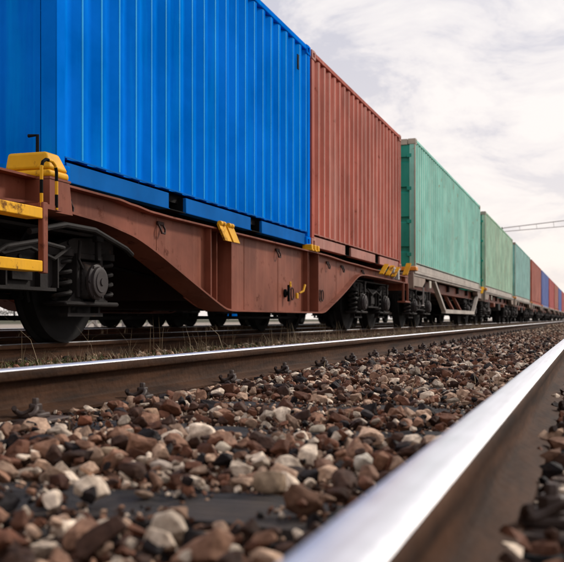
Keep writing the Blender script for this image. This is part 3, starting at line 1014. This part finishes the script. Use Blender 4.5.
for f in ((lambda s: s), mirror):
    for x in (5.30, 6.6, 8.3, 10.3, 11.6, 13.4, 14.8, 17.0, 18.1):
        lo = max(zbot(x)+.03, .86 if (x < 6.7 or x > 14) else .3)
        b.box((f(x)-.07, .31, RT+lo), (f(x)+.07, 2.21, RT+.975))
    b.box((min(f(5.3), f(18.1)), .9, RT+.80), (max(f(5.3), f(18.1)), 1.63, RT+.965))
    b.box((min(f(8.9), f(11.8)), .5, RT+.26), (max(f(8.9), f(11.8)), 2.0, RT+.50))
b.build('underframe', M['brown_dark'], wagon)
# end beam, buffers and hook at the outer end
b = MB(); b.bbox((18.2, .03, RT+.72), (18.34, 2.49, RT+1.03), .01)
b.bbox((18.0, .02, RT+.86), (18.199, .3, RT+1.02), .01)
b.build('end_beam', M['brown'], wagon)
def buffer(b, x, y, z, d):
    b.lathe((x, y, z), (d, 0, 0), [(0,0),(.13,0),(.13,.02),(.105,.03),(.105,.22),(.075,.22),(.075,.44),(.22,.46),(.23,.49),(.20,.505),(0,.515)], 24)
for y in (.39, 2.14):
    b = MB(); buffer(b, 18.34, y, RT+.90-.02, 1); b.build('buffer', M['grime2'], wagon)
b = MB(); b.tube([(18.34, 1.26, RT+.86), (18.6, 1.26, RT+.86), (18.68, 1.26, RT+.92), (18.62, 1.26, RT+.97)], .03, 10)
b.build('coupling_hook', M['grime'], wagon)
# twist-lock flaps
def flap(b, x, z, w_=.24, h_=.20, tilt=.05, y=.0):
    z += RT
    for k in (0, 1):
        x0 = x + k*(w_+.05)
        vs = []
        for yy in (y-.035, y-.012):
            vs += [(x0, yy, z), (x0+w_, yy, z), (x0+w_+tilt*2, yy-.03, z-h_), (x0+tilt*2, yy-.03, z-h_)]
        b.add(vs, [(0,1,2,3), (7,6,5,4), (0,4,5,1), (1,5,6,2), (2,6,7,3), (3,7,4,0)])
        for q in (.03, w_-.07):
            b.lathe((x0+q, y-.03, z+.012), (1,0,0), [(0,0),(.024,0),(.024,.05),(0,.05)], 12)
b = MB(); flap(b, 8.22, 1.06, .17, .15, .05); b.build('twistlock_flap', M['yellow'], wagon)
b = MB()
for dx in (-.13, .02, .17):
    b.bbox((11.50+dx, -.03, RT+1.035), (11.57+dx, .10, RT+1.11), .008)
b.bbox((11.36, -.02, RT+1.031), (11.72, .12, RT+1.05), .004)
b.build('twistlock', M['yellow'], wagon)
for x, tl in ((15.55, .3), (16.05, .3), (16.55, .3)):
    MB().beam((x, -.03, RT+.92), (x+tl, -.06, RT+1.10), .02, .08, (0,1,0)).build('stowed_lever', M['yellow'], wagon)
b = MB(); b.beam((17.75, -.02, RT+1.0), (18.05, -.04, RT+1.24), .02, .10, (0,1,0)); b.build('end_lever', M['yellow'], wagon)
b = MB(); b.bbox((16.65, -.03, RT+.90), (16.72, .04, RT+1.09), .01); b.bbox((17.05, -.03, RT+.88), (17.16, .04, RT+1.08), .01); b.bbox((16.60, -.035, RT+1.06), (17.2, -.01, RT+1.09), .004)
b.build('card_holder', M['steel'], wagon)
# lashing rings
for x, z in ((7.17, .965), (10.3, .96), (13.3, .93), (14.6, .925), (9.0 + 3.5, .94), (5.68, .98)):
    b = MB()
    pts = [(x-.045, .075, RT+z), (x-.045, .05, RT+z-.05), (x-.03, .045, RT+z-.085), (x+.03, .045, RT+z-.085), (x+.045, .05, RT+z-.05), (x+.045, .075, RT+z)]
    b.tube(pts, .009, 8)
    b.bbox((x-.06, .065, RT+z-.015), (x+.06, .084, RT+z+.015), .004)
    b.build('lashing_ring', M['brown_dark'], wagon)
# brake change-over handles on the web
b = MB()
b.lathe((10.60, .084, RT+.46), (0,-1,0), [(.05,0),(.05,.02),(.02,.03),(.02,.05),(0,.05)], 14)
b.bbox((10.58, .02, RT+.36), (10.62, .045, RT+.56), .006)
b.build('brake_handle', M['black'], wagon)
MB().bbox((10.585, .005, RT+.535), (10.64, .02, RT+.60), .005).build('handle_grip', M['yellow'], wagon)
MB().bbox((10.86, .005, RT+.40), (10.92, .03, RT+.47), .005).build('handle_grip', M['yellow'], wagon)
b = MB()
b.tube([(11.02, .03, RT+.47), (11.10, .0, RT+.50), (11.17, .0, RT+.58)], .014, 8); b.build('handle_grip', M['yellow'], wagon)
for (cx_, cz_) in ((10.86, .46), (12.10, .47), (12.22, .47)):
    pts = [(cx_+.055*math.cos(a*PI/8), .07, RT+cz_+.075*math.sin(a*PI/8)) for a in range(16)]
    MB().tube(pts, .007, 6, closed=True).build('brake_indicator', M['brown_dark'], wagon)
# end pedestal over the shared bogie: brown body, yellow cap
b = MB()
def frustum(b, x0, x1, y0, y1, z0, X0, X1, Y0, Y1, z1):
    vs = [(x0,y0,z0),(x1,y0,z0),(x1,y1,z0),(x0,y1,z0),(X0,Y0,z1),(X1,Y0,z1),(X1,Y1,z1),(X0,Y1,z1)]
    b.add(vs, [(0,3,2,1),(4,5,6,7),(0,1,5,4),(1,2,6,5),(2,3,7,6),(3,0,4,7)])
frustum(b, 5.19, 5.47, -.10, .26, RT+.845, 5.19, 5.43, -.10, .26, RT+1.055)
b.box((5.185, -.105, RT+1.056), (5.44, .26, RT+1.07))
b.build('pedestal', M['brown'], wagon)
b = MB()
frustum(b, 5.185, 5.435, -.10, .24, RT+1.071, 5.185, 5.425, -.10, .24, RT+1.12)
frustum(b, 5.185, 5.425, -.10, .24, RT+1.1205, 5.19, 5.35, -.07, .22, RT+1.235)
pc = b.build('pedestal_cap', M['yellow'], wagon)
bv = pc.modifiers.new('b', 'BEVEL'); bv.width = .02; bv.segments = 3
b = MB(); b.tube([(5.28, .05, RT+1.24), (5.28, .05, RT+1.36), (5.28, .12, RT+1.36)], .012, 8); b.build('grab_iron', M['black'], wagon)
# striped shunter's handrail: alternate yellow and black lengths
b = MB()
yh = -.20
path = [(4.94, .84), (4.94, 1.08), (4.955, 1.12), (4.99, 1.14), (5.06, 1.14), (5.095, 1.12), (5.11, 1.08), (5.11, .84)]
def seg_pts(path, n):
    out_ = []
    for i in range(len(path)-1):
        a, c = path[i], path[i+1]; k = max(1, int(math.dist(a, c)/0.012))
        for q in range(k): out_.append((a[0]+(c[0]-a[0])*q/k, a[1]+(c[1]-a[1])*q/k))
    out_.append(path[-1]); return out_
sp_ = seg_pts(path, 60)
per = 7
for q in range(0, len(sp_)-1, per):
    ch = sp_[q:q+per+1]
    if len(ch) < 2: continue
    b.mi = (q//per) % 2
    b.tube([(x, yh, RT+z) for x, z in ch], .0105, 10)
b.build('handrail', [M['yellow'], M['black']], wagon)
b = MB(); b.bbox((4.93, yh-.02, RT+.43), (4.985, yh+.02, RT+.87), .005); b.box((4.94, yh+.0, RT+.835), (5.18, .15, RT+.865)); b.build('step_post', M['brown'], wagon)
b = MB(); b.bbox((3.75, yh-.02, RT+.43), (3.805, yh+.02, RT+.87), .005); b.box((3.76, yh+.0, RT+.835), (3.80, .15, RT+.86)); b.build('step_post', M['brown'], wagon)
for z in (.80, .475):
    b = MB(); b.bbox((3.81, yh-.018, RT+z-.035), (4.929, yh+.10, RT+z+.032), .005); b.build('step_board', M['yellow'], wagon)
b = MB(); b.tube([(5.2, 1.0, RT+.16), (7, 1.0, RT+.155), (9.5, 1.0, RT+.165), (14, 1.0, RT+.17)], .02, 8)
b.tube([(6.0, .55, RT+.62), (7.0, .55, RT+.62), (8.0, .55, RT+.55)], .018, 8)
b.build('brake_pipe', M['grime'], wagon)
# curved spring-plank and air hose details above the left bogie
b = MB(); b.tube([(5.2, .06, RT+.72), (5.6, .04, RT+.80), (6.0, .04, RT+.80), (6.5, .05, RT+.70), (6.62, .06, RT+.66)], .022, 8)
b.tube([(4.6, .05, RT+.45), (4.9, .03, RT+.60), (5.25, .03, RT+.66), (5.6, .05, RT+.64)], .016, 8)
b.build('air_pipe', M['grime2'], wagon)
b = MB(); b.bbox((13.0, .6, RT+.40), (13.5, 1.9, RT+.72), .05); b.lathe((8.9, .75, RT+.0+.62), (1,0,0), [(0,0),(.16,.03),(.18,.1),(.18,1.2),(.16,1.27),(0,1.3)], 18)
b.build('brake_reservoir', M['grime'], wagon)
b = MB()
for x in (17.7, 18.15):
    b.bbox((x, -.01, RT+.50), (x+.035, .03, RT+.86), .004)
b.bbox((17.7, -.04, RT+.47), (18.185, .12, RT+.50), .004)
b.build('foot_step', M['brown'], wagon)
bogA = make_bogie(wagon, (5.34, 1.26, TT))
bogB = copy_tree(bogA, wagon); bogB.location = (15.95, 1.26, TT)
bogC = copy_tree(bogA, wagon); bogC.location = (-5.3, 1.26, TT)

# ================================================================== truss wagons
def truss_wagon(with_truss=True, sill='sill', bracket='dusty', orange=True):
    r = empty('container_wagon', (0,0,0))       # local x=0 at its camera-side end beam, y=0 near side
    Lw = 12.75
    for side in (0, 1):
        Y = lambda v: v if side == 0 else 2.526 - v
        b = MB()
        b.bbox((0.0, Y(.03), RT+1.045), (Lw, Y(.12), RT+1.148), .006)
        b.box((0.0, Y(.0), RT+1.10), (Lw, Y(.03)-0, RT+1.146))
        b.build('side_sill', M[sill], r)
        b = MB()
        b.box((0.9, Y(.28), RT+.80), (Lw-.9, Y(.30), RT+1.044)); b.box((0.9, Y(.2), RT+.79), (Lw-.9, Y(.38), RT+.80))
        b.build('inner_beam', M['brown'], r)
        for e0, e1, e2 in ((.02, 1.5, 1.15), (Lw-.02, Lw-1.1, Lw-.8)):
            b = MB()
            b.prism([(e0, RT+1.04), (e1, RT+1.04), (e1, RT+.97), (e2, RT+.84), (e0, RT+.84)], Y(.045), Y(.20))
            b.build('end_bracket', M[bracket], r)
        y = Y(.09)
        if with_truss:
            b = MB()
            x0, x1, x2, x3 = 2.9, 4.6, 10.7, 12.2
            b.beam((x0, y, RT+1.04), (x1, y, RT+.36), .08, .10, (0,1,0))
            b.beam((x1-.06, y, RT+.345), (x2+.06, y, RT+.345), .11, .10)
            b.beam((x2, y, RT+.36), (x3, y, RT+1.04), .08, .10, (0,1,0))
            b.build('truss', M['sill'], r)
            for q in (6.1, 7.7, 9.3):
                MB().beam((q, Y(.3), RT+.40), (q-.9, Y(.5), RT+1.02), .06, .08, (0,1,0)).build('strut', M['brown'], r)
        else:
            for q, w_, z0 in ((4.3, .5, .62), (6.2, .9, .50), (8.6, .35, .66)):
                MB().bbox((q, Y(.14), RT+z0), (q+w_, Y(.5), RT+.79), .02).build('equipment_box', M['brown' if w_ < .6 else 'grime2'], r)
    b = MB()
    for q in (0.6, 2.4, 4.5, 6.4, 8.3, 10.4, 12.1): b.box((q-.08, .21, RT+.88), (q+.08, 2.3, RT+1.05))
    b.box((.1, .9, RT+.80), (Lw-.1, 1.6, RT+1.06))
    b.bbox((5.2, .7, RT+.42), (6.3, 1.9, RT+.85), .05)
    b.build('underframe', M['brown_dark'], r)
    for x in (-.08, Lw+.001):
        MB().bbox((x, .02, RT+.78), (x+.079, 2.50, RT+1.12), .008).build('end_beam', M[bracket], r)
    for x, d in ((-.08, -1), (Lw+.08, 1)):
        for y in (.39, 2.14):
            b = MB(); buffer(b, x, y, RT+.90, d); b.build('buffer', M['grime2'], r)
    if orange:
        for x in (-.06, Lw-.22):
            MB().bbox((x, -.03, RT+1.149), (x+.24, .30, RT+1.23), .012).build('corner_lock', M['orange'], r)
    b = MB()
    b.bbox((1.0, -.01, RT+.45), (1.02, .02, RT+.84), .004); b.bbox((.75, -.02, RT+.43), (1.02, .10, RT+.449), .004)
    b.build('foot_step', M['galv'], r)
    if with_truss:
        b = MB(); b.beam((Lw-.5, -.02, RT+1.0), (Lw-.2, -.03, RT+1.22), .02, .08, (0,1,0)); b.build('stowed_lever', M['yellow'], r)
    b = MB(); b.bbox((1.7, -.02, RT+.84), (1.95, 0.0, RT+1.0), .004); b.build('marking_plate', M['cream'], r)
    g1 = copy_tree(bogA, r); g1.location = (1.75, 1.26, TT)
    g2 = copy_tree(bogA, r); g2.location = (Lw-1.75, 1.26, TT)
    return r
tw = truss_wagon()
pw = truss_wagon(False)
wl = ['beige brown truss framed wagon under the streaked sea green container',
      'wagon under the pale yellowish green container', 'wagon under the pale bluish green container',
      'wagon under the dull red container', 'wagon under the dull indigo container', 'wagon under the crimson container',
      'wagon under the far brick red container', 'wagon under the very distant indigo container',
      'wagon under the very distant crimson container', 'wagon at the far end of the train under the tiny green container']
for i, X in enumerate(X40):
    o = tw if i == 0 else pw if i == 1 else copy_tree(pw)
    o.location = (X - .28, YW, 0)
    tag(o, wl[i], 'wagon', 'wagons of the freight train')
sd_w = None
for i, (X, lab) in enumerate(((5.03, 'empty dark flat wagon on the siding, glimpsed under the arch of the brown wagon'),
               (18.25, 'empty dark siding wagon glimpsed under the flat belly of the brown wagon'),
               (32.1, 'empty dark siding wagon glimpsed between the bogie wheels below the brick red container'),
               (45.9, 'empty dark flat wagon on the siding, glimpsed behind the truss frame of the beige wagon'),
               (59.7, 'empty dark flat wagon on the siding, glimpsed low behind the pale yellowish green container'),
               (73.5, 'empty dark flat wagon on the siding, farthest one that can be glimpsed'))):
    if sd_w is None: o = sd_w = truss_wagon(False, 'brown_dark', 'brown_dark', False)
    else: o = copy_tree(sd_w)
    o.location = (X, SY - 1.263, .02)
    tag(o, lab, 'wagon', 'empty wagons on the siding')

# ================================================================== dry grass and weeds
def grass_mat(name, a, c2_):
    m, t, b = new_mat(name)
    oi = N(t, 'ShaderNodeTexCoord')
    f = noise_fac(t, oi.outputs['Object'], 3, 0.35, 0.65, 4)
    t.links.new(mixc(t, f, a, c2_), b.inputs['Base Color'])
    b.inputs['Roughness'].default_value = .8
    return m
M['straw'] = grass_mat('dry_straw', (.22, .15, .08), (.38, .29, .17))
M['dead'] = grass_mat('dead_grass', (.09, .055, .028), (.20, .14, .08))
M['weed'] = grass_mat('green_weed', (.05, .08, .02), (.14, .15, .04))
def blades(name, n, xr, yr, hr, mat, seed, label, wd=.004, lean=.3, power=1.0, clump=False, z0=0.02):
    r = random.Random(seed); b = MB()
    cl = [(r.uniform(*xr), r.uniform(*yr)) for _ in range(max(1, n//9))]
    for i in range(n):
        if clump:
            c = cl[r.randrange(len(cl))]; x = c[0]+r.gauss(0, .05); y = c[1]+r.gauss(0, .04)
        else:
            x = xr[0]+(xr[1]-xr[0])*r.random()**power; y = r.uniform(*yr)
        h = hr[0]+(hr[1]-hr[0])*r.random()**2; a = r.uniform(0, 2*PI); l = abs(r.gauss(0, lean))*h
        dx, dy = math.cos(a), math.sin(a); px, py = -dy, dx
        w1 = wd*r.uniform(.6, 1.3)
        P = [Vector((x+dx*l*q*q, y+dy*l*q*q, z0+h*(q-.12*q*q))) for q in (0, .5, 1)]
        s = Vector((px, py, 0))
        b.add([P[0]-s*w1, P[0]+s*w1, P[1]+s*w1*.7, P[1]-s*w1*.7, P[2]], [(0,1,2,3), (3,2,4)])
    return tag(b.build(name, mat), label, kind='stuff')
blades('grass', 5200, (4, 60), (2.75, 3.55), (.03, .14), M['straw'], 1, 'low dry grass along the foot of the train', .0035, .5, 1.6, True)
blades('grass', 4200, (4, 50), (2.9, 3.5), (.02, .09), M['weed'], 2, 'low green weeds along the foot of the train', .005, .8, 1.6, True)
blades('grass', 900, (9, 30), (2.9, 3.5), (.10, .36), M['straw'], 21, 'thicket of thin dry stalks before the bogie below the brick red container', .0022, .3, 1.5, True)
blades('grass', 6500, (4.8, 40), (2.95, 3.6), (.03, .15), M['dead'], 22, 'short matted brown dead grass beside the dull rail', .003, .7, 1.6, True)
blades('grass', 110, (4.8, 14), (2.9, 3.45), (.12, .42), M['straw'], 3, 'tall thin dry stalks in front of the wagon girder', .0020, .45, 1.3)
blades('grass', 9000, (5, 40), (3.0, 3.75), (.015, .06), M['weed'], 9, 'mossy weeds along the dull rail', .006, .9, 1.7)
blades('grass', 1500, (6, 60), (5.9, 7.4), (.04, .3), M['straw'], 4, 'dry grass on the gravel behind the train', .004, .4, 1.4, True)
blades('grass', 90, (2, 20), (.35, 1.5), (.05, .13), M['straw'], 5, 'few thin dry blades in the near ballast', .0016, .5, 1.4, False, .05)

# ================================================================== background behind the train
t_ = container(6.058, 2.591, M['blue'], M['blue_rail'], M['blue'], M['blue'], M['blue_rail'], False, False)
FR = -PI/2 + math.radians(21.8)
t_.location = (198.0, 79.0, RT + .60); t_.rotation_euler = (0, 0, FR)
tag(t_, 'small looking blue container far across the yard, glimpsed under the belly girder', 'container')
for k, bx in enumerate((0.1, 5.5)):
    b = MB(); b.bbox((0, 0.05, 0), (.45, 2.35, RT+.598), .02)
    o = b.build('concrete_block', M['concrete'])
    o.location = (198.0 + bx*math.cos(FR), 79.0 + bx*math.sin(FR), 0); o.rotation_euler = (0, 0, FR)
    tag(o, ('grey concrete block under the left end of', 'grey concrete block under the right end of')[k] + ' the far blue container', 'block', 'blocks under the stored container')
def trestle(x, y, lab):
    r = empty('steel_trestle', (x, y, 0))
    for dx in (0, 1.0, 2.0):
        b = MB(); b.beam((dx, 0, 0), (dx, 0, .62), .07, .07, (0,1,0)); b.beam((dx, .8, 0), (dx, .8, .62), .07, .07, (0,1,0)); b.build('post', M['galv'], r)
    b = MB()
    b.beam((0, 0, .6), (2.0, 0, .6), .06, .06); b.beam((0, .8, .6), (2.0, .8, .6), .06, .06)
    b.build('top_bar', M['galv'], r)
    b = MB()
    for dx in (0, 1.0):
        b.beam((dx, -.01, .04), (dx+1, -.01, .57), .03, .03); b.beam((dx, .03, .57), (dx+1, .03, .04), .03, .03)
    b.build('cross_brace', M['galv'], r)
    tag(r, lab, 'trestle', 'steel trestles beyond the train')
trestle(17.6, 8.0 + 3.0, 'cross braced steel trestle beyond the train, nearer one')
trestle(21.0, 11.2, 'cross braced steel trestle beyond the train, farther one')

# far trees beyond the yard
def make_tree(seed):
    r = random.Random(seed)
    root = empty('tree', (0,0,0))
    H = 9.0
    b = MB(); b.tube([(0,0,0), (.1,.05,2.2), (.15,-.1,4.5), (0,.1,7.2)], [.26,.2,.13,.04], 8)
    for k in range(9):
        a = r.uniform(0, 6.28); z = r.uniform(2.0, 6); l = r.uniform(1.2, 2.6)
        b.tube([(0.1,0,z), (math.cos(a)*l*.5, math.sin(a)*l*.5, z+.5), (math.cos(a)*l, math.sin(a)*l, z+1.3)], [.09,.06,.02], 6)
    b.build('trunk', M['wood'], root)
    b = MB()
    cl = [(Vector((r.gauss(0,1.5), r.gauss(0,1.5), r.uniform(1.2, H-.6))), r.uniform(.7, 1.5)) for _ in range(30)]
    for c, rad in cl:
        for _ in range(110):
            d = Vector((r.gauss(0,1), r.gauss(0,1), r.gauss(0,.8))).normalized()*rad*r.random()**.4
            p = c + d; s = r.uniform(.08, .2)
            u = Vector((r.gauss(0,1), r.gauss(0,1), r.gauss(0,1))).normalized(); v = u.orthogonal().normalized()
            b.add([p-u*s, p+v*s*.6, p+u*s, p-v*s*.6], [(0,1,2,3)])
    b.build('crown', M['leaf'], root)
    return root
M['leaf'] = grass_mat('tree_leaves', (.030, .045, .018), (.075, .085, .035))
trs = [make_tree(3), make_tree(8)]
for i in range(14):
    o = trs[i] if i < 2 else copy_tree(trs[i % 2])
    o.location = (30 + i*9.5 + RNG.uniform(-3, 3), 62 + RNG.uniform(-6, 14) + i*2.5, 0)
    o.rotation_euler = (0, 0, RNG.uniform(0, 6)); q = RNG.uniform(.7, 1.2); o.scale = (q, q, q)
    tag(o, 'bushy dark green tree on the horizon behind the train', 'tree', 'trees on the horizon')

# overhead line mast with a long boom (its mast stands right of the view)
cx0 = 70.0
r = empty('overhead_line_mast', (cx0, -3.6, 0))
tag(r, 'thin overhead line mast whose boom reaches over the containers in the sky', 'mast')
b = MB()
for dx in (-.2, .2): b.bbox((dx-.05, -.08, 0), (dx+.05, .08, 9.0), .01)
for k in range(14): b.beam((-.2, 0, .3+k*.62), (.2, 0, .62+k*.62), .03, .03)
b.build('mast', M['galv'], r)
b = MB()
b.tube([(0, .1, 7.95), (0, 9.7, 7.05)], .032, 8); b.tube([(0, .1, 7.35), (0, 9.5, 6.80)], .026, 8)
for k in range(1, 8): b.tube([(0, k*1.2, 7.35-k*.07), (0, k*1.2+.05, 7.95-k*.11)], .015, 6)
b.build('boom', M['steel'], r)  # paler steel than the mast, distance haze put into the colour
b = MB(); b.lathe((0, 9.7, 6.75), (0,0,1), [(0,0),(.05,0),(.09,.05),(.05,.1),(.09,.15),(.05,.2),(.09,.25),(.05,.3),(.03,.35),(0,.42)], 12)
b.build('insulator', M['brown_dark'], r)
